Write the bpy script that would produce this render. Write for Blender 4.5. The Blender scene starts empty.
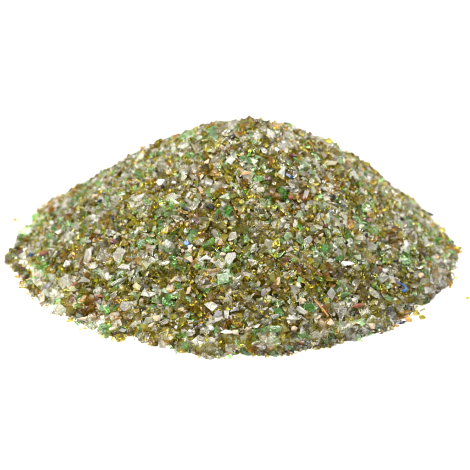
# A heap of crushed recycled bottle glass on a white studio surface.
import bpy, bmesh, math, random
import numpy as np
from mathutils import Vector, Matrix
from mathutils.bvhtree import BVHTree

random.seed(11)
rng = np.random.default_rng(11)
C = bpy.context.scene.collection
sc = bpy.context.scene

# ------------------------------------------------------------------ camera
PX = 222.0                      # photograph pixels per unit at the heap's centre (heap radius = 1 unit)
CAM_E, CAM_D = math.radians(27.6), 7.6
CX, CY = 234.5, 251.0           # where the middle of the heap's base lies in the 470 px photograph
cam_d = bpy.data.cameras.new('camera')
cam = bpy.data.objects.new('camera', cam_d)
C.objects.link(cam)
sc.camera = cam
cam.location = (0, -CAM_D * math.cos(CAM_E), CAM_D * math.sin(CAM_E))
cam.rotation_euler = (math.pi / 2 - CAM_E, 0, 0)
cam_d.sensor_width = 36
cam_d.lens = 36 * CAM_D * PX / 470
cam_d.shift_x = (235 - CX) / 470
cam_d.shift_y = (CY - 235) / 470
cam_d.clip_start, cam_d.clip_end = 0.1, 200
CAMP = np.array(cam.location)
RIGHT = np.array([1.0, 0, 0])
UP = np.array([0, math.sin(CAM_E), math.cos(CAM_E)])
FWD = np.array([0, math.cos(CAM_E), -math.sin(CAM_E)])


def ray(px, py):
    """Direction of the sight line through a pixel of the photograph."""
    d = FWD * CAM_D + RIGHT * (px - CX) / PX - UP * (py - CY) / PX
    return d / np.linalg.norm(d)


def to_px(P):
    v = np.asarray(P) - CAMP
    d = v @ FWD
    return CX + PX * CAM_D * (v @ RIGHT) / d, CY - PX * CAM_D * (v @ UP) / d


cam_d.dof.use_dof = True
cam_d.dof.focus_distance = 6.95
cam_d.dof.aperture_fstop = 1.3

# ------------------------------------------------------------------ the heap's form
H, PA, PQ = 0.600, 1.62, 1.22
APX, APY = 0.075, 0.0
KN = [(1.0, 3, 0.4, .010), (1.0, 5, 2.1, .010), (1.0, 9, 4.0, .009), (1.0, 14, 1.0, .009), (1, 23, 2.2, .008), (1, 37, .4, .006)]


def heap_point(r, th, lift=0.0):
    """Point of the heap's surface at base radius r (0..1) and angle th."""
    r = np.asarray(r, float); th = np.asarray(th, float)
    rim = 1.0 + sum(a * np.sin(k * th + p) for _, k, p, a in KN)
    rim = rim * (.985 - .012 * np.exp(-((np.mod(th + 1, 2 * np.pi) - 1.3) / .4) ** 2) + .022 * np.exp(-((np.mod(th, 2 * np.pi) - 2.8) / .4) ** 2) - .02 * np.exp(-((np.mod(th + 1, 2 * np.pi) - .72) / .25) ** 2) - .030 * np.exp(-((np.mod(th + 1, 2 * np.pi) - 4.85) / .35) ** 2) - .103 * np.clip(-np.sin(th), 0, 1) ** 1.6)
    x = r * rim * np.cos(th) + APX * (1 - r)
    y = r * rim * np.sin(th) + APY * (1 - r)
    z = H * np.clip(1 - np.clip(r, 0, 1) ** PA, 0, 1) ** PQ
    z = z + .020 * np.exp(-((x - .55) / .25) ** 2) * np.clip(z * 5, 0, 1)
    z = z + .010 * np.sin(7 * x + 1) * np.sin(6 * y + 2) * np.clip(z * 6, 0, 1) + .006 * np.sin(17 * x) * np.sin(15 * y + 1) * np.clip(z * 6, 0, 1)
    return np.stack([x, y, z], -1)


def heap_normal(r, th):
    e = 1e-3
    a = heap_point(np.clip(r + e, 0, .999), th) - heap_point(np.clip(r - e, 1e-4, 1), th)
    b = heap_point(r, th + e) - heap_point(r, th - e)
    n = np.cross(a, b)
    l = np.linalg.norm(n, axis=-1, keepdims=True)
    n = n / np.maximum(l, 1e-12)
    return np.where(n[..., 2:3] < 0, -n, n)


# surface grid for finding where a sight line meets the heap
_r = np.concatenate([[.0005], np.linspace(.01, .97, 70), np.linspace(.975, .9999, 12)])
_t = np.linspace(0, 2 * np.pi, 361)[:-1]
_g = heap_point(_r[:, None], _t[None, :])
nr, nt = len(_r), len(_t)
_v = [Vector(p) for p in _g.reshape(-1, 3)]
_f = [(i * nt + j, (i + 1) * nt + j, (i + 1) * nt + (j + 1) % nt, i * nt + (j + 1) % nt) for i in range(nr - 1) for j in range(nt)]
heap_tree = BVHTree.FromPolygons(_v, _f)


def on_heap(px, py):
    """World point and upward normal where a photograph pixel meets the heap, else the ground."""
    d = ray(px, py)
    h = heap_tree.ray_cast(Vector(CAMP), Vector(d))
    if h[0] is not None:
        n = np.array(h[1]); n = n if n @ d < 0 else -n
        return np.array(h[0]), n, True
    t = -CAMP[2] / d[2]
    g = CAMP + d * t
    q = heap_tree.find_nearest(Vector(g))
    if py < 250 and 16 < px < 452:      # just outside the upper outline: nearest heap point
        best, bp = 1e9, None
        for s in np.linspace(CAM_D - 1.2, CAM_D + 1.2, 120):
            qq = heap_tree.find_nearest(Vector(CAMP + d * s))
            if qq[3] < best: best, bp = qq[3], qq
        n = np.array(bp[1]); n = n if n[2] > 0 else -n
        return np.array(bp[0]), n, True
    return g, np.array([0, 0, 1.0]), False


# ------------------------------------------------------------------ materials
def nodes_of(name):
    m = bpy.data.materials.new(name); m.use_nodes = True
    nt_ = m.node_tree; nt_.nodes.clear()
    out = nt_.nodes.new('ShaderNodeOutputMaterial')
    p = nt_.nodes.new('ShaderNodeBsdfPrincipled')
    nt_.links.new(p.outputs[0], out.inputs[0])
    return m, nt_, p


def attr(nt_, name):
    a = nt_.nodes.new('ShaderNodeAttribute'); a.attribute_name = name; a.attribute_type = 'GEOMETRY'
    return a


def glass(name, stops, trans=1.0, r0=.06, r1=.34, milk=.08, bump=.26):
    """Broken bottle glass: body colour by the shard's own tint, dusty and chipped patches."""
    m, t, p = nodes_of(name)
    N, L = t.nodes, t.links
    tint, frost = attr(t, 'tint'), attr(t, 'frost')
    ramp = N.new('ShaderNodeValToRGB')
    el = ramp.color_ramp.elements
    while len(el) < len(stops): el.new(.5)
    for e, (pos, col) in zip(el, stops): e.position = pos; e.color = (*col, 1)
    L.new(tint.outputs['Fac'], ramp.inputs[0])
    geo = N.new('ShaderNodeNewGeometry')
    no = N.new('ShaderNodeTexNoise'); no.inputs['Scale'].default_value = 95; no.inputs['Detail'].default_value = 3
    L.new(geo.outputs['Position'], no.inputs['Vector'])
    # uneven roughness: clean fracture faces and dusty ones
    mr = N.new('ShaderNodeMapRange'); mr.inputs['To Min'].default_value = r0; mr.inputs['To Max'].default_value = r1
    mul = N.new('ShaderNodeMath'); mul.operation = 'MULTIPLY'
    L.new(no.outputs['Fac'], mul.inputs[0]); L.new(frost.outputs['Fac'], mul.inputs[1])
    L.new(mul.outputs[0], mr.inputs['Value']); mr.inputs['From Max'].default_value = .55
    L.new(mr.outputs[0], p.inputs['Roughness'])
    L.new(ramp.outputs[0], p.inputs['Base Color'])
    tr = N.new('ShaderNodeMapRange'); tr.inputs['To Min'].default_value = trans; tr.inputs['To Max'].default_value = trans - milk
    L.new(frost.outputs['Fac'], tr.inputs['Value'])
    L.new(tr.outputs[0], p.inputs['Transmission Weight'])
    p.inputs['IOR'].default_value = 1.5
    wav = N.new('ShaderNodeTexNoise'); wav.inputs['Scale'].default_value = 60; wav.inputs['Detail'].default_value = 2; wav.inputs['Distortion'].default_value = .6
    L.new(geo.outputs['Position'], wav.inputs['Vector'])
    b = N.new('ShaderNodeBump'); b.inputs['Strength'].default_value = bump; b.inputs['Distance'].default_value = .012
    L.new(wav.outputs['Fac'], b.inputs['Height']); L.new(b.outputs[0], p.inputs['Normal'])
    return m


def solid(name, c0, c1, rough=.6, scale=120, bump=.4, spec=.4):
    m, t, p = nodes_of(name)
    N, L = t.nodes, t.links
    geo = N.new('ShaderNodeNewGeometry')
    no = N.new('ShaderNodeTexNoise'); no.inputs['Scale'].default_value = scale; no.inputs['Detail'].default_value = 5
    L.new(geo.outputs['Position'], no.inputs['Vector'])
    r = N.new('ShaderNodeValToRGB')
    r.color_ramp.elements[0].position = .3; r.color_ramp.elements[1].position = .7
    r.color_ramp.elements[0].color = (*c0, 1); r.color_ramp.elements[1].color = (*c1, 1)
    L.new(no.outputs['Fac'], r.inputs[0]); L.new(r.outputs[0], p.inputs['Base Color'])
    p.inputs['Roughness'].default_value = rough; p.inputs['Specular IOR Level'].default_value = spec
    b = N.new('ShaderNodeBump'); b.inputs['Strength'].default_value = bump; b.inputs['Distance'].default_value = .006
    L.new(no.outputs['Fac'], b.inputs['Height']); L.new(b.outputs[0], p.inputs['Normal'])
    return m


MAT = {
    'olive': glass('olive_glass', [(0, (.31, .24, .012)), (.3, (.54, .455, .026)), (.6, (.71, .63, .06)), (.85, (.81, .75, .17)), (1, (.89, .845, .42))]),
    'clear': glass('clear_glass', [(0, (.90, .82, .58)), (.35, (.97, .93, .76)), (.7, (.985, .965, .85)), (1, (.998, .992, .94))], milk=.15, r0=.03),
    'green': glass('green_glass', [(0, (.22, .60, .12)), (.35, (.39, .81, .25)), (.65, (.60, .91, .46)), (1, (.81, .965, .73))]),
    'amber': glass('amber_glass', [(0, (.40, .20, .02)), (.35, (.62, .34, .03)), (.7, (.77, .46, .06)), (1, (.86, .60, .14))]),
    'beige': solid('beige_stone', (.30, .22, .135), (.46, .37, .26), .75),
    'brick': solid('fired_clay', (.13, .035, .02), (.23, .08, .045), .75),
    'black': glass('black_glass', [(0, (.010, .010, .013)), (1, (.02, .02, .03))], trans=.2, milk=.1),
    'navy': glass('navy_glass', [(0, (.008, .016, .05)), (1, (.04, .11, .28))], trans=.35, milk=.1),
    'maroon': glass('maroon_glass', [(0, (.07, .02, .025)), (1, (.16, .05, .05))], trans=.4, milk=.1),
    'mauve': glass('mauve_glass', [(0, (.20, .19, .195)), (1, (.36, .345, .355))], trans=.6, milk=.3),
    'white': solid('white_ceramic', (.44, .43, .40), (.54, .53, .50), .35, bump=.15, spec=.5),
    'thread': solid('blue_plastic', (.02, .07, .24), (.05, .12, .36), .4, bump=.1),
    'wood': solid('brown_wood', (.22, .10, .03), (.45, .24, .09), .7),
    'core': solid('dark_heap_core', (.03, .022, .004), (.20, .15, .025), .8, scale=70),  # dark colour stands in for the shade deep between the shards
    'paper': solid('white_paper', (.88, .88, .88), (.90, .90, .90), .9, scale=4, bump=0, spec=.1),
}

# ------------------------------------------------------------------ shard shapes
def hull(pts):
    bm = bmesh.new()
    vs = [bm.verts.new(p) for p in pts]
    r = bmesh.ops.convex_hull(bm, input=vs)
    bad = {g for k in ('geom_interior', 'geom_unused') for g in r[k] if isinstance(g, bmesh.types.BMVert)}
    for v in bad:
        if v.is_valid: bm.verts.remove(v)
    bmesh.ops.dissolve_limit(bm, angle_limit=math.radians(9), verts=bm.verts[:], edges=bm.edges[:])
    bmesh.ops.triangulate(bm, faces=bm.faces[:])
    bmesh.ops.recalc_face_normals(bm, faces=bm.faces[:])
    bm.verts.index_update()
    v = np.array([x.co[:] for x in bm.verts]); f = np.array([[q.index for q in x.verts] for x in bm.faces])
    bm.free()
    return v, f


def unit(v, sx, sy, sz):
    v = v - (v.max(0) + v.min(0)) / 2
    v = v / np.maximum(v.max(0) - v.min(0), 1e-6)
    return v * np.array([sx, sy, sz])


def shape_chunk():
    n = rng.integers(9, 22)
    p = rng.normal(size=(n, 3)); p /= np.linalg.norm(p, axis=1, keepdims=True)
    p *= rng.uniform(.7, 1, (n, 1))
    p[:, 2] = np.clip(p[:, 2], -rng.uniform(.4, .8), rng.uniform(.4, .8))
    v, f = hull(p)
    return unit(v, 1, rng.uniform(.62, .95), rng.uniform(.45, .75)), f


def shape_flake():
    n = rng.integers(4, 8)
    a = np.sort(rng.uniform(0, 2 * np.pi, n)) * .5 + np.linspace(0, 2 * np.pi, n, endpoint=False) * .5 * 2
    rad = rng.uniform(.55, 1, n)
    top = np.stack([np.cos(a) * rad, np.sin(a) * rad, rng.uniform(.1, .45, n)], 1)
    sh = rng.uniform(.65, 1.0, (n, 1))
    bot = np.concatenate([top[:, :2] * sh + rng.normal(0, .07, (n, 2)), -rng.uniform(.1, .45, (n, 1))], 1)
    dome = np.array([[rng.normal(0, .15), rng.normal(0, .15), rng.uniform(.4, .6)]])
    v, f = hull(np.concatenate([top, bot, dome]))
    return unit(v, 1, rng.uniform(.42, .85), rng.uniform(.15, .32)), f


def shape_splinter():
    n = rng.integers(7, 11)
    p = rng.uniform(-1, 1, (n, 3))
    k = 1 - .75 * np.abs(p[:, 0:1]) ** 1.5
    p[:, 1:] *= k
    p = np.concatenate([p, [[1, rng.normal(0, .2), 0], [-1, rng.normal(0, .3), 0]]])
    v, f = hull(p)
    return unit(v, 1, rng.uniform(.26, .42), rng.uniform(.16, .3)), f


def shape_pebble():
    n = rng.integers(22, 34)
    p = rng.normal(size=(n, 3)); p /= np.linalg.norm(p, axis=1, keepdims=True)
    p *= rng.uniform(.72, 1, (n, 1))
    v, f = hull(p)
    return unit(v, 1, rng.uniform(.72, .95), rng.uniform(.6, .8)), f


LIB = {'chunk': [shape_chunk() for _ in range(150)], 'flake': [shape_flake() for _ in range(150)],
       'splinter': [shape_splinter() for _ in range(80)], 'pebble': [shape_pebble() for _ in range(16)]}


def plate(outline, wid):
    """A flake with a given outline."""
    o_ = np.array(outline, float) + rng.normal(0, .05, (len(outline), 2))
    n = len(o_)
    v, f = hull(np.concatenate([np.c_[o_, rng.uniform(.1, .3, n)], np.c_[o_ * .85, -rng.uniform(.1, .3, n)], [[.05, .05, .42]]]))
    return unit(v, 1, wid, .24), f


LIB['square'] = [plate([(-1, -1), (1, -.9), (1, 1), (-.9, 1)], .95)]
LIB['triangle'] = [plate([(-1, -1), (1, -.8), (0, 1)], .9) for _ in range(2)]
LIB['leaf'] = [plate([(-1, 0), (-.55, -.7), (.1, -1), (.65, -.6), (1, .1), (.5, .8), (-.1, 1), (-.6, .65)], .5)]

# ------------------------------------------------------------------ catalogue of what the photograph shows on the heap
# px, py, length px, width/length, angle deg (anticlockwise in the picture), kind, shape, tint, label (or None)
CAT = [
    (22.5, 236, 17, .75, 70, 'green', 'flake', .55, 'large pale mint green glass flake at the heap\'s left tip'),
    (11, 257, 9, .5, 10, 'green', 'flake', .95, 'pale watery green flake sticking out at the heap\'s far left tip'),
    (22, 226, 8, .4, -5, 'olive', 'flake', .2, 'thin flat olive flake above the large mint flake at left tip'),
    (45, 254.5, 9.5, .6, 35, 'brick', 'chunk', .5, 'brick red chip low on the left flank'),
    (31, 255, 6, .7, 0, 'navy', 'chunk', .6, 'small slate blue glass chip near the heap\'s left tip'),
    (22, 252.5, 7, .7, 0, 'maroon', 'chunk', .2, 'dark plum glass chip at the heap\'s left tip'),
    (65, 221, 14, .5, 10, 'green', 'flake', .7, None), (68, 238, 16, .9, 30, 'clear', 'chunk', .6, None),
    (60, 231, 10, .7, 40, 'clear', 'chunk', .5, None), (72, 245, 11, .7, -30, 'clear', 'chunk', .7, None),
    (47, 264, 25, .22, 32, 'green', 'splinter', .42, 'long bright green glass splinter low on the left flank'),
    (23, 268, 10, .5, 5, 'amber', 'flake', .55, None), (40, 274, 16, .4, 5, 'clear', 'flake', .8, None),
    (20, 278, 12, .4, 5, 'amber', 'flake', .65, 'honey amber flake lying flat at the foot of the left tip'),
    (36, 284, 15, .55, 20, 'clear', 'flake', .9, None), (24, 287, 12, .6, 10, 'olive', 'flake', .55, None),
    (49, 286, 12, .6, 45, 'mauve', 'flake', .5, 'mauve grey glass flake low on the left flank'), (65, 283, 15, .9, 10, 'clear', 'chunk', .75, None),
    (43, 303, 14, .45, 85, 'beige', 'flake', .5, 'pinkish beige stone flake standing upright at the left foot'),
    (54, 309, 22, .26, 4, 'green', 'flake', .97, 'long pale green glass slab at the left foot'),
    (57, 302, 12, .5, 20, 'green', 'flake', .35, None), (60, 296, 11, .65, 15, 'clear', 'flake', .9, None),
    (70, 290, 16, .4, 20, 'olive', 'flake', .7, None), (74, 285, 13, .28, 25, 'brick', 'splinter', .5, 'thin terracotta sliver on the lower left slope'),
    (105, 194, 5, .7, 0, 'black', 'chunk', .2, 'tiny black chip high on the left slope'), (96, 198, 8, .9, 0, 'beige', 'pebble', .5, 'round beige pebble on the upper left slope'),
    (121, 194, 11, .65, 15, 'green', 'flake', .6, None), (140, 198, 14, .65, 20, 'clear', 'flake', .95, None),
    (152, 181, 12, .4, 12, 'amber', 'flake', .5, None), (122, 182, 8, .6, 20, 'amber', 'chunk', .5, None), (129, 183, 7, .9, 60, 'amber', 'chunk', .7, None),
    (113, 218, 6.5, .9, 0, 'navy', 'chunk', .15, 'dark navy blue glass bead high on the left slope'),
    (92, 218, 13, .45, 5, 'clear', 'flake', .95, None), (85, 242, 9, .9, 0, 'green', 'flake', .65, None),
    (89, 257, 17, .5, 78, 'clear', 'flake', .85, None), (104, 256, 18, .7, 85, 'clear', 'chunk', .6, None),
    (94, 266, 11, .9, 20, 'clear', 'chunk', .6, None), (114, 242, 9, .75, 0, 'maroon', 'chunk', .9, None),
    (111, 233, 11, .8, 10, 'clear', 'chunk', .9, None), (137, 232, 7, .5, 80, 'white', 'chunk', .9, 'small white chip standing upright on the left slope'),
    (145, 236, 7, .9, 0, 'green', 'flake', .85, None), (119, 255, 15, .9, 60, 'clear', 'flake', .3, None),
    (125, 267, 13, .55, -10, 'clear', 'flake', .98, None), (150, 247, 11, .75, 10, 'clear', 'chunk', .95, None),
    (151, 261, 11, .75, 20, 'clear', 'flake', .8, None), (121, 282, 19, .34, 20, 'clear', 'flake', .98, 'long whitish glass flake on the lower left slope'),
    (107, 223, 9, .7, 40, 'amber', 'chunk', .95, None), (85, 280, 12, .6, 0, 'clear', 'flake', .8, None),
    (101, 297, 10, .42, -5, 'brick', 'chunk', .8, 'flat terracotta chip on the lower left slope'), (107, 295, 8, .7, 10, 'green', 'chunk', .4, None),
    (92, 313, 18, .65, -15, 'amber', 'chunk', .12, 'large dark brown glass chunk near the left foot'),
    (114, 316, 13, .7, 30, 'clear', 'flake', .9, None), (127, 306, 15, .65, 10, 'clear', 'chunk', .85, None),
    (85, 322, 17, .55, 0, 'beige', 'flake', .9, 'broad cream stone flake at the left foot'), (100, 325, 13, .6, 15, 'clear', 'flake', .55, None),
    (112, 329, 13, .5, -30, 'clear', 'flake', .6, None), (124, 329, 9, .7, 0, 'green', 'chunk', .45, 'bright green glass chunk at the foot of the left slope'),
    (135, 324, 14, .5, 25, 'clear', 'flake', .85, None), (148, 321, 14, .7, 40, 'clear', 'flake', .8, None),
    (157, 319, 9, .95, 0, 'beige', 'pebble', .5, 'peach beige pebble at the foot of the front left slope'), (152, 326, 9, .5, 25, 'beige', 'flake', .7, 'cream stone flake just below the peach beige pebble'),
    (150, 295, 13, .5, 0, 'clear', 'flake', .85, None), (176, 139, 13, .75, 50, 'amber', 'flake', .8, None),
    (184, 146, 13, .8, 10, 'clear', 'flake', .8, None), (212, 126, 7, .5, 10, 'brick', 'chunk', .5, 'red clay chip on the skyline beside the peak'),
    (211, 132, 7, .8, 0, 'green', 'chunk', .3, None), (215, 139, 10, .9, 30, 'green', 'flake', .95, None), (199, 138, 9, .8, 0, 'green', 'flake', .85, None),
    (190, 156, 9, .75, 0, 'green', 'chunk', .4, 'vivid green glass chunk high on the front slope'),
    (204, 174, 15, .55, 12, 'amber', 'flake', .42, 'large burnt orange glass flake below the peak'),
    (207, 163, 10, .8, 60, 'beige', 'flake', .6, 'pinkish stone flake above the large burnt orange flake'),
    (233, 138, 9, .45, 85, 'black', 'chunk', .5, 'black glass chip standing upright just below the peak'),
    (195, 133, 6, .6, 0, 'amber', 'chunk', .5, None), (227, 148, 13, .25, 48, 'clear', 'splinter', 1, None),
    (208, 182, 10, .9, 0, 'clear', 'chunk', .6, None), (231, 161, 10, .8, 40, 'clear', 'flake', .7, None),
    (161, 183, 10, .8, 10, 'white', 'flake', .9, 'bright white flake above a black chip on the upper left slope'), (164, 187, 8, .5, 15, 'black', 'chunk', .3, 'black glass chip under the bright white flake'),
    (183, 177, 12, .3, 75, 'clear', 'splinter', .95, None), (172, 199, 13, .8, 60, 'clear', 'flake', .9, None), (177, 203, 9, .6, -30, 'clear', 'flake', .9, None),
    (226, 197, 15, .45, 15, 'green', 'flake', .85, None), (196, 203, 10, .75, 70, 'clear', 'chunk', .95, None),
    (202, 209, 9, .5, 75, 'beige', 'chunk', .7, 'pinkish beige sliver between two dark gaps on front slope'),
    (178, 219, 11, .75, 0, 'clear', 'chunk', .7, None), (210, 243, 17, .55, 15, 'green', 'chunk', .3, 'large bottle green chunk at the middle of the front slope'),
    (202, 235, 9, .75, 30, 'amber', 'chunk', .3, None), (182, 244, 6, .8, 0, 'amber', 'chunk', .85, None),
    (187, 244, 6.5, .8, 0, 'navy', 'chunk', 1, 'small cornflower blue chip in the middle of the front slope'),
    (190, 251, 5.5, .95, 0, 'beige', 'pebble', .6, 'tiny cream pebble below the cornflower blue chip'),
    (191, 260, 10, .7, -50, 'beige', 'chunk', .35, 'peach stone wedge under the tiny cream pebble'),
    (206, 258, 14, .55, 5, 'clear', 'flake', .95, None), (230, 258, 15, .9, 50, 'clear', 'flake', .75, None), (165, 237, 9, .6, 70, 'green', 'flake', .8, None),
    (168, 244, 10, .85, 20, 'clear', 'chunk', 1, None), (200, 263, 11, .8, 10, 'clear', 'chunk', .7, None), (166, 262, 9, .95, 0, 'clear', 'chunk', .4, None),
    (232, 237, 12, .7, 40, 'clear', 'flake', .6, None), (223, 279, 12, .9, 10, 'green', 'square', .6, 'squarish mid green flake on the lower front slope'),
    (178, 296, 9, .9, 0, 'green', 'chunk', .6, None), (188, 299, 7, .8, 0, 'green', 'chunk', .3, None), (187, 316, 8, .7, 20, 'green', 'flake', .75, None),
    (211, 307, 15, .8, -20, 'clear', 'flake', .7, None), (218, 314, 8.5, .75, 0, 'mauve', 'chunk', .9, 'pale lilac chip low on the front slope'),
    (174, 280, 13, .45, 45, 'beige', 'splinter', .5, 'diagonal buff stone sliver on the lower front slope'), (189, 291, 10, .5, 65, 'beige', 'flake', .25, 'tan stone flake between two green chunks low in front'),
    (211, 329, 8, .8, 0, 'white', 'chunk', .9, 'blunt white chip close to the front foot'), (190, 333, 10, .65, 20, 'clear', 'chunk', .95, None),
    (234, 310, 10, .75, 0, 'mauve', 'flake', .2, 'dull grey mauve flake low on the front slope'), (195, 341, 13, .6, 25, 'clear', 'flake', .9, None),
    (226, 332, 13, .38, 5, 'white', 'flake', .8, 'narrow white flake at the front foot'), (235, 333, 8, .95, 0, 'beige', 'pebble', .4, 'round pinkish pebble beside the narrow white flake'),
    (193, 319, 8, .6, 50, 'green', 'chunk', .08, None), (167, 292, 7, .7, 0, 'clear', 'chunk', .95, None),
    (270, 136, 15, .6, -60, 'clear', 'flake', .8, None), (257, 137, 14, .65, 80, 'clear', 'flake', .85, None),
    (281, 147, 19, .42, 12, 'clear', 'leaf', .93, 'large whitish leaf shaped flake just right of the peak'),
    (264, 151, 10, .5, -45, 'clear', 'flake', 1, None), (301, 147, 15, .35, -38, 'olive', 'splinter', .95, 'yellow green splinter high on the right slope'),
    (274, 127, 10, .7, 0, 'amber', 'chunk', .7, None), (293, 156, 10, .5, 0, 'maroon', 'chunk', .8, 'maroon glass chip high on the right slope'),
    (289, 176, 10, .42, -32, 'navy', 'splinter', .25, 'dark navy splinter on the upper right slope'), (259, 179, 11, .75, 5, 'green', 'chunk', .35, None),
    (268, 179, 7, .8, 0, 'maroon', 'chunk', .15, 'dark maroon chip touching a green chunk below the peak'), (282, 172, 14, .55, 70, 'clear', 'flake', .9, None),
    (303, 174, 11, .55, -20, 'clear', 'flake', .98, None), (316, 158, 9, .7, -30, 'green', 'flake', .8, None), (303, 164, 9, .8, 0, 'green', 'flake', .75, None),
    (306, 155, 9, .7, 0, 'amber', 'chunk', .6, None), (252, 147, 9, .8, 0, 'olive', 'chunk', .9, None), (246, 173, 11, .35, 5, 'wood', 'splinter', .5, 'short brown wood chip below the peak'),
    (254, 192, 9, .4, -25, 'clear', 'flake', 1, None), (254, 215, 9, .42, -30, 'olive', 'flake', 1, None), (265, 227, 8, .75, 0, 'amber', 'chunk', .95, None),
    (300, 216, 10, .8, 60, 'green', 'flake', .9, None), (295, 226, 9, .7, 85, 'clear', 'flake', .6, None), (288, 236, 9, .85, 40, 'green', 'flake', .75, None),
    (280, 255, 15, .45, 30, 'green', 'flake', .6, None), (269, 244, 11, .95, 0, 'clear', 'chunk', .6, None), (256, 235, 9, .8, 30, 'clear', 'flake', .8, None),
    (308, 240, 9, .8, 50, 'clear', 'flake', .95, None), (303, 262, 10, .8, 0, 'olive', 'chunk', .95, None), (284, 261, 11, .75, 10, 'amber', 'chunk', .08, None),
    (253, 263, 11, .8, 0, 'clear', 'flake', .7, None), (251, 297, 11, .3, 48, 'green', 'splinter', .95, None), (264, 293, 9, .75, 80, 'mauve', 'flake', .6, 'lilac grey flake low on the middle of front slope'),
    (293, 290, 13, .8, -30, 'clear', 'flake', .9, None), (302, 301, 8.5, .75, -35, 'beige', 'chunk', .95, 'cream stone chip on the lower front slope'),
    (302, 311, 13, .7, -30, 'clear', 'flake', .85, None), (292, 319, 13, .6, 5, 'clear', 'chunk', .95, None), (278, 311, 9, .75, 10, 'green', 'chunk', .1, None),
    (273, 329, 19, .5, 8, 'green', 'flake', .6, 'broad mid green flake near the front foot'), (261, 330, 8, .4, 0, 'green', 'splinter', .35, None),
    (294, 329, 7, .9, 0, 'beige', 'pebble', .9, 'cream pebble at the front foot'), (302, 331, 11, .65, 75, 'clear', 'flake', .9, None), (275, 340, 10, .8, 0, 'green', 'flake', .85, None),
    (259, 343, 13, .5, 5, 'green', 'flake', .85, None), (271, 350, 6, .8, 0, 'amber', 'chunk', .7, None), (244, 336, 10, .4, 25, 'clear', 'splinter', .95, None),
    (275, 317, 10, .6, 0, 'clear', 'flake', .9, None), (329, 145, 7, .55, 85, 'olive', 'splinter', 0, 'dark olive spike rising from the right skyline'),
    (369, 166, 6, .8, 0, 'green', 'chunk', .7, None), (336, 185, 9, .8, 0, 'amber', 'chunk', .5, None), (325, 190, 15, .35, -8, 'clear', 'flake', .98, None),
    (332, 198, 7, .8, -30, 'black', 'chunk', .3, 'black glass chip on the upper right slope'), (377, 178, 11, .6, -35, 'amber', 'flake', .3, None),
    (343, 204, 12, .4, -45, 'clear', 'flake', .9, None), (374, 231, 10, .75, 0, 'green', 'chunk', .4, 'vivid green chunk on the middle of the right slope'),
    (340, 226, 8, .8, 0, 'green', 'flake', .8, None), (348, 264, 13, .33, -8, 'white', 'splinter', .9, 'slim white ceramic sliver on the middle right slope'),
    (372, 246, 11, .75, 0, 'clear', 'flake', .95, None), (380, 269, 5.5, .9, 0, 'brick', 'chunk', .5, 'small red clay chip above the curled blue thread'),
    (384, 271, 6, .8, 0, 'white', 'chunk', .9, 'small white chip touching the red clay chip'), (333, 286.5, 4.5, .8, 0, 'brick', 'chunk', .2, 'tiny dark red chip on the lower right slope'),
    (350, 224, 10, .8, 0, 'amber', 'chunk', .7, None), (366, 236, 5, .7, 60, 'black', 'chunk', .2, None), (360, 263, 6, .7, 20, 'black', 'chunk', .2, None),
    (395, 261, 6, .6, 10, 'black', 'chunk', .2, 'small black chip above the curled blue thread'), (331, 212, 5.5, .8, -30, 'navy', 'chunk', .1, 'tiny navy chip below the black chip of the upper right slope'),
    (356, 283, 9, .9, 0, 'clear', 'chunk', .95, None), (329, 261, 10, .5, -10, 'clear', 'flake', .9, None), (356, 243, 9, .6, 0, 'green', 'flake', .85, None),
    (393, 230, 17, .45, -8, 'amber', 'chunk', .05, 'long dark brown glass chunk on the right slope'), (344, 295, 13, .55, 15, 'green', 'flake', .42, None),
    (339, 312, 15, .85, 60, 'clear', 'triangle', .9, 'big clear three sided flake near the wooden stick'), (361, 322, 13, .85, -45, 'green', 'triangle', .7, 'three sided mint green flake near the right foot'),
    (358, 306, 12, .45, 10, 'brick', 'chunk', .6, 'terracotta chip above the three sided mint flake'), (388, 298, 11, .6, -20, 'green', 'flake', .42, None),
    (373, 293, 12, .75, -20, 'clear', 'flake', .9, None), (372, 327, 8, .75, 0, 'beige', 'pebble', .8, 'cream pebble at the right foot'),
    (330, 322.5, 9.5, .95, 0, 'beige', 'pebble', .5, 'rosy beige pebble at the lower end of the wooden stick'),
    (318, 318, 7.5, .7, 20, 'beige', 'chunk', .6, 'beige stone chip beside the lower half of the wooden stick'),
    (331, 294, 13, .8, 70, 'clear', 'flake', .85, None), (430, 214.5, 11, .4, -27, 'black', 'flake', .3, 'black glass flake jutting from the right skyline'),
    (417, 216, 11, .8, -50, 'green', 'flake', .8, None), (412, 223, 8, .7, 0, 'clear', 'chunk', .95, None), (398, 224, 10, .7, 0, 'green', 'flake', .7, None),
    (425, 245, 16, .4, -8, 'clear', 'flake', .98, None), (439, 248, 14, .5, 8, 'clear', 'flake', .95, None), (440, 228, 14, .85, 0, 'clear', 'chunk', .7, None),
    (451.5, 257, 11, .7, -20, 'green', 'flake', .6, 'clear bright green flake at the heap\'s right tip'), (450, 247, 9, .7, 60, 'amber', 'chunk', .4, None),
    (459.5, 253, 7, .6, 10, 'amber', 'flake', .8, 'orange flake at the outermost right tip'),
    (421, 276.5, 11, .8, 0, 'beige', 'pebble', .45, 'salmon beige pebble right of the curled blue thread'), (429, 260, 10, .7, 0, 'green', 'flake', .5, None),
    (404, 262, 13, .5, 10, 'green', 'flake', .85, None), (412, 286, 12, .5, -10, 'clear', 'flake', .9, None), (383, 279, 14, .7, 20, 'clear', 'flake', .95, None),
    (246, 122, 7, .5, 80, 'green', 'splinter', .3, None), (235, 125, 14, .7, 5, 'clear', 'flake', .8, None), (100, 236, 6, .7, 0, 'black', 'chunk', .2, None),
    (51, 216, 7, .6, 75, 'black', 'chunk', .4, 'black sliver in place of a shaded gap on the left skyline'), (186, 209, 9, .7, 0, 'black', 'chunk', .15, None),  # both black pieces stand in for shaded gaps between shards
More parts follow.
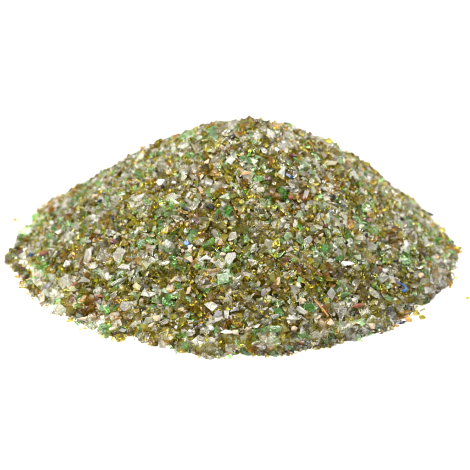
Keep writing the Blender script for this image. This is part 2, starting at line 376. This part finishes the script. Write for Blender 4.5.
    (210, 207, 9, .7, 0, 'black', 'chunk', .15, None), (61, 316, 2.6, .9, 0, 'amber', 'chunk', .05, 'tiny dark brown crumb on the white ground by left foot'),  # the black chunk is the shade of a gap, built as a piece
]
# grains lying free on the white ground around the heap
LOOSE = [
    (15, 221, 4.2, .75, 0, 'olive', 'chunk', .35, 'tiny olive crumb lying free behind the left tip'), (27, 210, 3.4, .6, 0, 'olive', 'chunk', .8, 'tiniest pale olive crumb lying free behind the left flank'),
    (120, 340, 10, .75, 0, 'olive', 'chunk', .62, 'olive glass lump lying free in front of the left foot'), (130, 340, 9, .5, 8, 'green', 'flake', 1, 'pale watery green flake lying free beside the olive lump'),
    (464, 268, 7, .55, 5, 'green', 'flake', .85, 'pale green flake lying free beyond the right tip'), (467, 298.5, 3.4, .6, 0, 'olive', 'chunk', .8, 'pale yellow crumb lying free at the far right edge'),
    (407, 316, 7.5, .9, 0, 'amber', 'chunk', .75, 'round amber grain lying free below the right foot'), (408.5, 321.5, 6, .7, 0, 'amber', 'chunk', .5, 'brown amber grain lying free next to the black sliver'),
    (401.5, 323.5, 9, .36, 5, 'black', 'splinter', .5, 'black glass sliver lying free below the right foot'), (395, 326.5, 7, .55, 8, 'amber', 'flake', .8, 'flat honey amber flake lying free left of the black sliver'),
    (416, 314.5, 7, .7, 0, 'olive', 'chunk', .9, 'pale yellow grain lying free right of the round amber grain'), (422, 318.5, 7, .8, 70, 'olive', 'flake', .6, 'olive green flake lying free, outermost below the right foot'),
    (420, 311, 9, .7, 0, 'clear', 'chunk', .8, 'clear grain lying free close to the right foot'),
]

# ------------------------------------------------------------------ gather all shards: arrays of (kind, verts, faces, tint, frost)
S = []          # dicts


def basis(n, x):
    """Rotation whose z axis is n and whose x axis is as near to x as it can be."""
    n = n / np.linalg.norm(n)
    x = x - n * (x @ n); x /= np.linalg.norm(x)
    return np.stack([x, np.cross(n, x), n], 1)


def add(kind, shape, P, R, size, tint, frost, label=None, cat=False, loose=False):
    v, f = LIB[shape][rng.integers(len(LIB[shape]))]
    v = v * np.asarray(size)
    v = v @ R.T
    low = v[:, 2].min() + P[2]
    P = np.array(P, float)
    if loose: P[2] -= low - .0005
    elif low < .001: P[2] += .001 - low
    S.append(dict(kind=kind, shape=shape, P=P, v=v + P, f=f, tint=float(np.clip(tint, 0, 1)), frost=frost, label=label, cat=cat, L=float(max(size[0], 1e-4)), loose=loose))


taken_P, taken_R = [], []
for lst, loose in ((CAT, False), (LOOSE, True)):
    for px, py, L, asp, ang, kind, shape, tint, label in lst:
        P, n, hit = on_heap(px, py)
        if loose:
            d = ray(px, py); P = CAMP - d * CAMP[2] / d[2]; n = np.array([0, 0, 1.0])
        a = math.radians(ang)
        axis = RIGHT * math.cos(a) + UP * math.sin(a)
        if loose: L *= 1.2
        if kind == 'beige': L *= .92
        k = L / PX * np.linalg.norm(P - CAMP) / CAM_D
        face = n * (1.0 if loose else .75) - FWD * (.15 if loose else .65) + rng.normal(0, .14, 3)
        if not hit and not loose and P[2] < .001: n = np.array([0, 0, 1.0])
        R = basis(face, axis)
        # the library shapes are already narrower than long: bring the width to the wanted ratio
        wy = asp / {'chunk': .78, 'flake': .72, 'splinter': .34, 'pebble': .85, 'square': .95, 'triangle': .9, 'leaf': .5}[shape]
        wz = .9 if shape in ('chunk', 'splinter', 'pebble') else 1.1
        off = .004 if not loose else 0
        add(kind, shape, P + n * off, R, (k, k * wy, k * wz), tint * (.3 if loose and kind != 'green' else 1), rng.uniform(.1, .7), label, True, loose)
        if not loose:
            taken_P.append(P); taken_R.append(k * .5 * math.sqrt(asp))
taken_P, taken_R = np.array(taken_P), np.array(taken_R)
free_P = np.array([s['P'] for s in S if s['loose']])

KINDS = ['olive', 'clear', 'green', 'amber', 'beige', 'brick', 'black', 'maroon', 'mauve', 'white']
PROB = np.array([.475, .285, .112, .112, .003, .0015, .004, .001, .001, .001]); PROB /= PROB.sum()
# even spread over the slope: cells in radius and angle
A = []
for layer, (depth, step) in enumerate(((.002, .0200), (-.014, .0195), (-.030, .021), (-.048, .024))):
    r = .012
    while r < .999:
        p0, p1 = heap_point(min(r, .99), 0.3), heap_point(min(r + .004, .994), 0.3)
        slope = np.linalg.norm(p1 - p0) / .004
        circ = 2 * np.pi * r * 1.0
        n = max(3, int(circ / step))
        th = (np.arange(n) + rng.uniform(-.45, .45, n)) / n * 2 * np.pi + rng.uniform(0, 6)
        rr = np.clip(r + rng.uniform(-.45, .45, n) * step / slope, .002, .998)
        A.append(np.stack([rr, th, np.full(n, depth), np.full(n, layer)], 1))
        r += step / slope
# a fringe of stray pieces at the foot
n = 700
tt_ = np.concatenate([rng.normal(-.95, .40, 420), rng.uniform(-np.pi, 0, 280)])
A.append(np.stack([1 + np.abs(rng.normal(0, .011, n)), tt_, np.full(n, .001), np.full(n, 0)], 1))
n = 420
tt_ = np.mod(rng.choice(rng.uniform(-np.pi, 0, 34), n) + rng.normal(0, .05, n), 2 * np.pi)
tt_ = tt_[(tt_ > np.pi)]; n = len(tt_)
A.append(np.stack([1.004 + np.abs(rng.normal(0, .020, n)), tt_, np.full(n, .0), np.full(n, -1)], 1))
n = 520
A.append(np.stack([rng.uniform(.985, 1.0, n), rng.uniform(-3.3, .16, n), np.full(n, .001), np.full(n, 0)], 1))
A = np.concatenate(A)
PP = heap_point(A[:, 0], A[:, 1]); NN = heap_normal(A[:, 0], A[:, 1])
from mathutils import noise as _mn


def mix_at(P):
    """Shares of the kinds at a place: the middle of the front slope is richer in olive glass, the flanks and the foot in clear glass; every kind lies in loose patches."""
    x, y = to_px(P)
    mid = math.exp(-((x - 245) / 95) ** 2 - ((y - 265) / 60) ** 2)
    w = PROB.copy()
    w[0] *= .78 + .55 * mid; w[1] *= 1.28 - .62 * mid
    if y > 262 and x > 330 and P[2] < .14: w[1] *= 1.7
    if P[2] < .03: w[1] *= 1.7
    for k in range(4): w[k] *= math.exp(1.5 * _mn.noise(Vector(P) * 6 + Vector((k * 9.1, 3.3, 1.7))) + .9 * _mn.noise(Vector(P) * 15 + Vector((k * 5.1, 8.3, 2.7))))
    return w / w.sum()


kind_i = [rng.choice(len(KINDS), p=mix_at(p)) for p in PP]
for i in range(len(A)):
    kind = KINDS[kind_i[i]]
    P, n = PP[i] + NN[i] * (A[i, 2] + rng.normal(0, .005)), NN[i]
    if (np.hypot(*(P[:2] - free_P[:, :2]).T) < .023).any(): continue
    if (A[i, 3] >= 2 and A[i, 0] > .93) or (A[i, 3] == 1 and A[i, 0] > .97): continue
    if A[i, 3] > 0 and rng.random() < .22: continue
    if A[i, 3] < 2:
        q = PP[i] - taken_P
        near = (q * q).sum(1) < (taken_R * (1.0 if A[i, 3] == 0 else .55)) ** 2
        if near.any(): continue
    u = rng.random()
    L = float(np.clip(rng.lognormal(math.log(.0325), .28), .014, .060)) if rng.random() < .66 else float(rng.uniform(.012, .023))
    if A[i, 3] < 0: L = float(rng.uniform(.010, .024))
    if kind in ('beige', 'brick', 'black', 'white', 'mauve'): L = min(L, .036) * .85
    if kind in ('beige', 'brick'):
        shape = 'pebble' if kind == 'beige' and u < .4 else 'chunk' if u < .75 else 'flake'
    else:
        shape = 'flake' if u < .62 else 'chunk' if u < .91 else 'splinter'
    if shape == 'splinter': L *= 1.35
    face = n * .9 + rng.normal(0, .45, 3)
    R = basis(face, rng.normal(size=3))
    if kind == 'olive': tint = rng.beta(1.3, 1.85)
    elif kind == 'clear': tint = rng.beta(2.2, .9)
    elif kind == 'green': tint = rng.beta(1.6, 1.1)
    elif kind == 'amber': tint = rng.beta(2.0, 1.3)
    else: tint = rng.beta(1.6, 1.8)
    add(kind, shape, P, R, (L, L, L * 1.05), tint, rng.random() ** 1.8)

# ------------------------------------------------------------------ which shards show, and how large (for choosing the individuals)
off, fo = 0, 0
Vs, Fs, own = [], [], []
for i, s in enumerate(S):
    Vs.append(s['v']); Fs.append(s['f'] + off); own.append(np.full(len(s['f']), i)); off += len(s['v'])
Va, Fa, own = np.concatenate(Vs), np.concatenate(Fs), np.concatenate(own)
tree = BVHTree.FromPolygons(Va.tolist(), Fa.tolist(), all_triangles=True)
hits = np.zeros(len(S), int)
o = Vector(CAMP)
for py in np.arange(110, 362, .8):
    for px in np.arange(2, 470, .8):
        h = tree.ray_cast(o, Vector(ray(px, py)))
        if h[2] is not None: hits[own[h[2]]] += 1
for i, s in enumerate(S): s['hits'] = int(hits[i])

# noted pieces that ended up under their neighbours are laid on top of them
for s in S:
    if s['cat'] and not s['loose'] and s['hits'] < 10 and s['L'] > .014:
        d = (CAMP - s['P']) / np.linalg.norm(CAMP - s['P']) * .024
        s['v'] = s['v'] + d; s['P'] = s['P'] + d; s['hits'] = 10

MOST = 296
single = set()
for kind in {s['kind'] for s in S}:
    idx = sorted((i for i, s in enumerate(S) if s['kind'] == kind and (s['hits'] >= 3 or s['cat'])), key=lambda i: (-S[i]['cat'], -S[i]['hits']))
    single |= set(idx[:MOST])

# ------------------------------------------------------------------ building meshes
KIND_NAME = {'olive': 'olive_glass_shard', 'clear': 'clear_glass_shard', 'green': 'green_glass_shard', 'amber': 'amber_glass_shard', 'beige': 'beige_stone',
             'brick': 'brick_chip', 'black': 'black_glass_shard', 'navy': 'blue_glass_shard', 'maroon': 'maroon_glass_shard', 'mauve': 'mauve_glass_shard',
             'white': 'white_ceramic_chip', 'wood': 'wood_chip'}
CATEGORY = {'beige': 'stone', 'brick': 'brick chip', 'white': 'ceramic chip', 'wood': 'wood chip'}
GROUP = {'olive': 'olive glass shards of the heap', 'clear': 'clear glass shards of the heap', 'green': 'green glass shards of the heap', 'amber': 'amber glass shards of the heap',
         'beige': 'beige stones in the glass heap', 'brick': 'brick chips in the glass heap', 'black': 'black glass shards in the heap', 'navy': 'blue glass shards in the heap',
         'maroon': 'maroon glass shards in the heap', 'mauve': 'mauve glass shards in the heap', 'white': 'white ceramic chips in the heap', 'wood': 'wood chips in the heap'}


def mesh_of(name, items, mat, origin):
    vs, fs, ti, fr, sm = [], [], [], [], []
    o_ = 0
    for s in items:
        vs.append(s['v'] - origin); fs.append(s['f'] + o_); o_ += len(s['v'])
        ti.append(np.full(len(s['f']), s['tint'])); fr.append(np.full(len(s['f']), s['frost'])); sm.append(np.full(len(s['f']), s['shape'] == 'pebble'))
    v, f = np.concatenate(vs).astype(np.float32), np.concatenate(fs).astype(np.int32)
    me = bpy.data.meshes.new(name)
    me.vertices.add(len(v)); me.vertices.foreach_set('co', v.ravel())
    me.loops.add(f.size); me.loops.foreach_set('vertex_index', f.ravel())
    me.polygons.add(len(f)); me.polygons.foreach_set('loop_start', np.arange(0, f.size, 3, dtype=np.int32))
    me.polygons.foreach_set('use_smooth', np.ones(len(f), bool))
    for nm, arr in (('tint', ti), ('frost', fr)):
        a = me.attributes.new(nm, 'FLOAT', 'FACE'); a.data.foreach_set('value', np.concatenate(arr).astype(np.float32))
    me.materials.append(mat); me.update(); me.validate()
    me.set_sharp_from_angle(angle=math.radians(33))
    return me


def link(name, me, loc):
    ob = bpy.data.objects.new(name, me); C.objects.link(ob); ob.location = loc
    return ob


# landmarks that labels can refer to
LAND = [(s['P'], s['label']) for s in S if s['cat'] and s['label'] and not s['loose']]
SHORT = {}
LANDMARKS = [
    (398, 286, 'the curled blue thread'), (113, 218, 'the navy bead'), (320, 310, 'the wooden stick'), (204, 174, 'the large burnt orange flake'), (281, 147, 'the white leaf shaped flake'),
    (210, 243, 'the large bottle green chunk'), (47, 264, 'the long green splinter'), (22.5, 236, 'the large mint flake'), (92, 313, 'the dark brown chunk'), (289, 176, 'the navy splinter'),
    (163, 185, 'the black and white pair'), (187, 244, 'the cornflower blue chip'), (121, 282, 'the long whitish flake'), (361, 322, 'the three sided mint flake'), (430, 214.5, 'the black skyline flake'),
    (421, 276.5, 'the salmon pebble'), (374, 231, 'the vivid green right slope chunk'), (393, 230, 'the long brown chunk'), (273, 329, 'the broad green flake'), (223, 279, 'the squarish green flake'),
    (157, 319, 'the peach pebble'), (226, 332, 'the narrow white flake'), (332, 198, 'the black upper right chip'), (190, 156, 'the vivid green chunk by the peak'), (348, 264, 'the slim white sliver'),
    (329, 145, 'the dark skyline spike'), (302, 301, 'the cream stone chip'), (45, 254.5, 'the brick red chip'), (264, 293, 'the lilac grey flake'), (233, 138, 'the upright black chip'),
    (101, 297, 'the flat terracotta chip'), (358, 306, 'the right terracotta chip'), (96, 198, 'the round beige pebble'), (451.5, 257, 'the green flake at the right tip'), (54, 309, 'the pale green slab'),
]


def words_for(s):
    k, t = s['kind'], s['tint']
    col = {'olive': ('dark olive', 'olive', 'yellow olive'), 'clear': ('smoky clear', 'clear', 'whitish clear'), 'green': ('dark green', 'mid green', 'pale green'), 'amber': ('dark brown', 'amber brown', 'honey amber'),
           'beige': ('beige stone',) * 3, 'brick': ('red brick',) * 3, 'black': ('black',) * 3, 'navy': ('blue',) * 3, 'maroon': ('maroon',) * 3, 'mauve': ('mauve grey',) * 3, 'white': ('white ceramic',) * 3, 'wood': ('brown wood',) * 3}[k][0 if t < .36 else 1 if t < .68 else 2]
    shp = {'chunk': 'chunk', 'flake': 'flake', 'splinter': 'splinter', 'pebble': 'pebble'}[s['shape']]
    size = 'large ' if s['L'] > .045 else 'small ' if s['L'] < .027 else ''
    g = 'glass ' if k in ('olive', 'clear', 'green', 'amber', 'black', 'navy', 'maroon', 'mauve') else ''
    return f'{size}{col} {g}{shp}'


def place_for(s):
    px, py = to_px(s['P'])
    best = min(LANDMARKS, key=lambda l: math.hypot(l[0] - px, l[1] - py))
    dx, dy = px - best[0], py - best[1]
    d = math.hypot(dx, dy)
    side = ('above' if dy < 0 else 'below') if abs(dy) > abs(dx) else ('left of' if dx < 0 else 'right of')
    if d < 2: return f'at {best[2]}'
    return f'{"just " if d < 12 else "a little " if d < 24 else "well "}{side} {best[2]}'


for i, s in enumerate(S):
    if i not in single: continue
    nm = KIND_NAME[s['kind']]
    ob = link(nm, mesh_of(nm, [s], MAT[s['kind']], s['P']), s['P'])
    ob['label'] = s['label'] or f'{words_for(s)} {place_for(s)}'
    ob['category'] = CATEGORY.get(s['kind'], 'glass shard')
    ob['group'] = 'loose grains on the white ground' if s['loose'] else GROUP[s['kind']]

REST = {'olive': ('crushed_olive_glass', 'crushed olive glass filling the heap between the larger shards'), 'clear': ('crushed_clear_glass', 'crushed clear glass filling the heap between the larger shards'),
        'green': ('crushed_green_glass', 'crushed green glass bits deep in the heap'), 'amber': ('crushed_amber_glass', 'crushed amber glass bits deep in the heap')}
rest_mixed = []
for kind in KINDS:
    items = [s for i, s in enumerate(S) if i not in single and s['kind'] == kind]
    if not items or kind not in REST: continue      # hidden stones and chips are left out
    nm, lab = REST[kind]
    ob = link(nm, mesh_of(nm, items, MAT[kind], np.zeros(3)), (0, 0, 0))
    ob['label'] = lab; ob['category'] = 'crushed glass'; ob['kind'] = 'stuff'

# opaque core added inside the heap: hides the ground, keeps the gaps dark
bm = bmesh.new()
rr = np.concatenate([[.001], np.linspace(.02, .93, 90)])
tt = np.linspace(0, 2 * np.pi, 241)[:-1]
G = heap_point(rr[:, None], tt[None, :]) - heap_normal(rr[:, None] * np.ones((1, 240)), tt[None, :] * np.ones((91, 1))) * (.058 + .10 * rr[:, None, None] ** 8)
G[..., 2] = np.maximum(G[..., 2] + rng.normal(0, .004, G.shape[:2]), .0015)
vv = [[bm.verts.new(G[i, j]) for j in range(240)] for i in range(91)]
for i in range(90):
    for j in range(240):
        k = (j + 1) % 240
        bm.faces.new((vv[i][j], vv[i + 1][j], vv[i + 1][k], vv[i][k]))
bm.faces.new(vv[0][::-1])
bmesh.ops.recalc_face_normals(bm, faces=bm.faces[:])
me = bpy.data.meshes.new('dark_heap_core'); bm.to_mesh(me); bm.free(); me.materials.append(MAT['core'])
ob = link('dark_heap_core', me, (0, 0, 0)); ob['label'] = 'opaque olive brown core added inside the heap to darken its gaps'; ob['category'] = 'glass dust'; ob['kind'] = 'stuff'


# ------------------------------------------------------------------ thread and stick
def tube(name, pts, radii, mat, flat=1.0, sides=8):
    pts = [np.array(p, float) for p in pts]
    bm = bmesh.new()
    rings = []
    for i, p in enumerate(pts):
        t = pts[min(i + 1, len(pts) - 1)] - pts[max(i - 1, 0)]
        t /= np.linalg.norm(t)
        a = np.cross(t, -FWD); a /= np.linalg.norm(a)
        b = np.cross(t, a)
        rings.append([bm.verts.new(p + (a * math.cos(q) + b * math.sin(q) * flat) * radii[i] * (1 + .12 * math.sin(3 * q + i))) for q in np.linspace(0, 2 * np.pi, sides + 1)[:-1]])
    for i in range(len(rings) - 1):
        for j in range(sides):
            k = (j + 1) % sides
            bm.faces.new((rings[i][j], rings[i][k], rings[i + 1][k], rings[i + 1][j]))
    bm.faces.new(rings[0][::-1]); bm.faces.new(rings[-1])
    bmesh.ops.recalc_face_normals(bm, faces=bm.faces[:])
    c = np.mean(pts, 0)
    for v in bm.verts: v.co -= Vector(c)
    me = bpy.data.meshes.new(name); bm.to_mesh(me); bm.free(); me.materials.append(mat)
    for p in me.polygons: p.use_smooth = True
    return link(name, me, c)


def path(pix, lift, n=6):
    """Smooth path over the heap through the given photograph pixels."""
    out = []
    for i in range(len(pix) - 1):
        p0, p1, p2, p3 = [np.array(pix[min(max(j, 0), len(pix) - 1)], float) for j in (i - 1, i, i + 1, i + 2)]
        for t in np.arange(n) / n + (0 if i < len(pix) - 2 else 0):
            q = .5 * (2 * p1 + (p2 - p0) * t + (2 * p0 - 5 * p1 + 4 * p2 - p3) * t * t + (3 * p1 - p0 - 3 * p2 + p3) * t ** 3)
            P, nn, _ = on_heap(*q); out.append(P + nn * lift)
    P, nn, _ = on_heap(*pix[-1]); out.append(P + nn * lift)
    return out


pts = path([(390.5, 276), (391.5, 280), (395, 284), (400, 286), (404, 290), (402, 293), (399.5, 292)], .017)
ob = tube('blue_thread', pts, np.interp(np.linspace(0, 1, len(pts)), [0, .3, .5, .62, .8, .92, 1], [.0018, .0034, .0028, .0046, .0068, .006, .003]), MAT['thread'], .45)
ob['label'] = 'bright blue curled plastic thread on the right slope'; ob['category'] = 'thread'
pts = path([(313, 301), (317, 306), (321.5, 311.5), (326.5, 318)], .018)
ob = tube('wooden_stick', pts, np.interp(np.linspace(0, 1, len(pts)), [0, .5, 1], [.0026, .0042, .0035]), MAT['wood'], .8)
ob['label'] = 'thin orange brown wooden stick above the rosy beige pebble'; ob['category'] = 'stick'

# ------------------------------------------------------------------ white ground
bm = bmesh.new()
for x, y in ((-60, -40), (60, -40), (60, 80), (-60, 80)): bm.verts.new((x, y, 0))
bm.faces.new(bm.verts[:])
me = bpy.data.meshes.new('ground'); bm.to_mesh(me); bm.free(); me.materials.append(MAT['paper'])
ob = link('ground', me, (0, 0, 0)); ob['kind'] = 'structure'; ob['label'] = 'plain white studio ground under the heap'

# ------------------------------------------------------------------ light: world brighter overhead and soft boxes
w = bpy.data.worlds.new('World'); sc.world = w; w.use_nodes = True
bg = w.node_tree.nodes['Background']; bg.inputs[1].default_value = 1.0
# world brightness shaped for contrast on the facets: white overhead, the studio round it dim
tc = w.node_tree.nodes.new('ShaderNodeTexCoord'); sx = w.node_tree.nodes.new('ShaderNodeSeparateXYZ'); wr = w.node_tree.nodes.new('ShaderNodeValToRGB')
w.node_tree.links.new(tc.outputs['Generated'], sx.inputs[0]); w.node_tree.links.new(sx.outputs['Z'], wr.inputs[0]); w.node_tree.links.new(wr.outputs[0], bg.inputs[0])
we = wr.color_ramp.elements
we[0].position = 0; we[0].color = (.2, .2, .2, 1); we[1].position = .75; we[1].color = (1.45, 1.45, 1.43, 1)
e = we.new(.35); e.color = (.44, .44, .44, 1)


def softbox(name, loc, size, power):
    l = bpy.data.lights.new(name, 'AREA'); l.shape = 'SQUARE'; l.size = size; l.energy = power; l.color = (1, .985, .96)
    ob = bpy.data.objects.new(name, l); C.objects.link(ob); ob.location = loc
    ob.rotation_euler = (Vector((0, 0, .2)) - Vector(loc)).to_track_quat('-Z', 'Y').to_euler()
    return ob


softbox('softbox_lamp', (-1.4, -1.6, 5.2), 4.6, 860)
softbox('softbox_lamp', (3.0, 1.0, 4.5), 3.0, 130)

# ------------------------------------------------------------------ render settings
sc.view_settings.view_transform = 'Standard'
sc.view_settings.look = 'None'
sc.view_settings.exposure = -.2
sc.view_settings.gamma = 1
sc.render.engine = 'CYCLES'
cy = sc.cycles
cy.max_bounces = 28; cy.transmission_bounces = 26; cy.glossy_bounces = 5; cy.diffuse_bounces = 4; cy.transparent_max_bounces = 4
cy.caustics_reflective = True; cy.caustics_refractive = True
cy.sample_clamp_indirect = 6
cy.use_denoising = True
cy.filter_width = 2.0
sc.render.film_transparent = False
